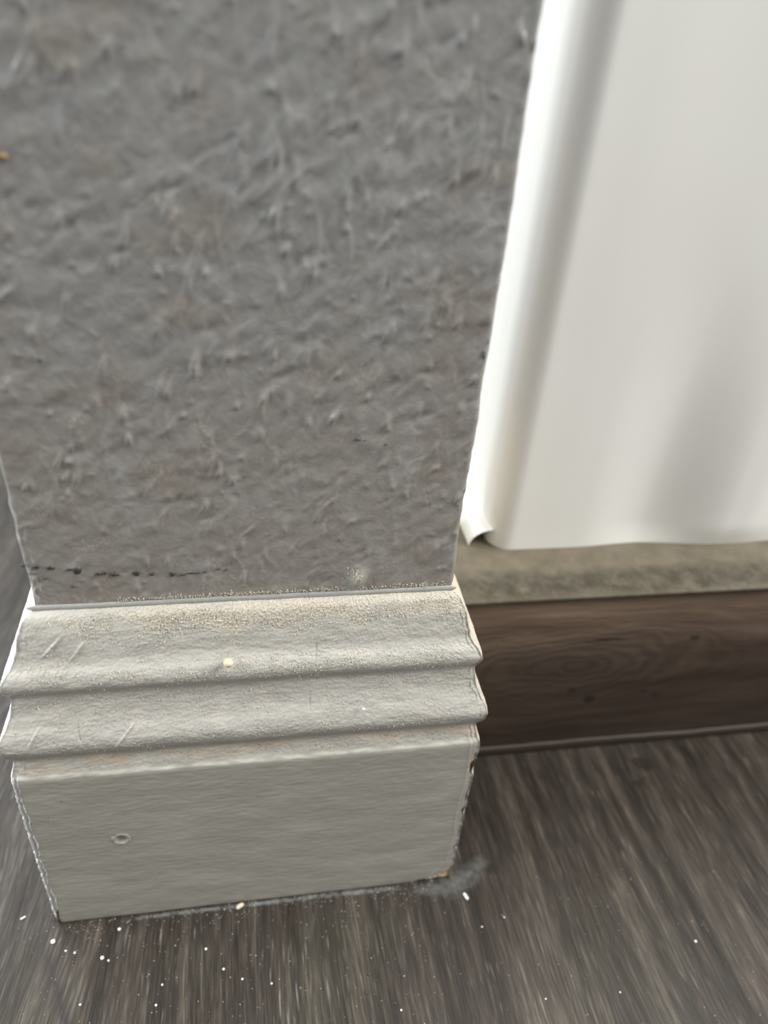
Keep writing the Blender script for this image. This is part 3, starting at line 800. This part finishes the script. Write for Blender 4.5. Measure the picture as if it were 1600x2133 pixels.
bt['label'] = 'thin wavy lower strip standing proud of the board'

# white wall standing on the ledge, with a rounded vertical corner and a bulge shaped for soft shade
def build_white():
    r = 0.009; x0, y0 = 0.1640, 0.0815
    path = [(x0, y, -1, 0) for y in np.linspace(0.60, y0 + r, 40)]
    for a in np.linspace(0, math.pi / 2, 16)[1:-1]:
        path.append((x0 + r - r * math.cos(a), y0 + r - r * math.sin(a), -math.cos(a), -math.sin(a)))
    for x in np.concatenate([np.linspace(x0 + r, 0.42, 150), np.linspace(0.44, 1.4, 20)]): path.append((x, y0, 0, -1))
    path = np.array(path)
    zs = np.concatenate([np.linspace(0.0902, 0.40, 150), np.linspace(0.42, 2.4, 30)])
    X = np.broadcast_to(path[:, 0], (len(zs), len(path))).copy(); Y = np.broadcast_to(path[:, 1], X.shape).copy()
    Z = np.broadcast_to(zs[:, None], X.shape)
    fr = sst(x0 + r, x0 + r + 0.02, X)
    fade = sst(0.225, 0.104, Z) * sst(0.080, 0.101, Z) 
    # swell added near the foot so its slope shades the lower right face
    Y += fr * fade * (0.0025 * sst(0.200, 0.228, X) - 0.0062 * sst(0.226, 0.262, X) + 0.0035 * sst(0.268, 0.30, X))
    Y += 0.0005 * fr * PN[3](X / 0.05, Z / 0.12)
    return mesh_np('wall_right', np.stack([X, Y, Z], -1).reshape(-1, 3), grid_faces(len(zs), len(path)))
def white_material():
    M, nt, b = newmat('smooth_white_paint')
    v = obj_coord(nt)
    c = ramp(nt, noise(nt, v, 14, 2), [(0.3, (0.83, 0.825, 0.79)), (0.7, (0.86, 0.86, 0.84))])
    nt.links.new(c, b.inputs['Base Color']); b.inputs['Roughness'].default_value = 0.40
    b.inputs['Specular IOR Level'].default_value = 0.4
    return M
wht = white_material()
ww = link('wall_right', build_white(), wht)
tag(ww, 'smooth white wall with a rounded corner standing on the dusty ledge', 'wall', kind='structure')
# cove strip along the foot of its return face
def cove():
    V = []; ys = np.linspace(0.0850, 0.60, 60); k = 7
    for y in ys:
        for j in range(k):
            a = math.pi / 2 * j / (k - 1)
            V.append((0.1652 - 0.0092 * math.cos(a), y, 0.0902 + 0.0075 * math.sin(a)))
    V2 = V + [(0.1652, ys[0], 0.0902)]
    F = grid_faces(len(ys), k, True)
    return mesh_np('cove_strip', V, F)
cv = link('cove_strip', cove(), flat('cream_white_gloss', (0.9, 0.9, 0.84), 0.3, 0.02), ww)
cv['label'] = 'bright cream strip along the foot of the return face'
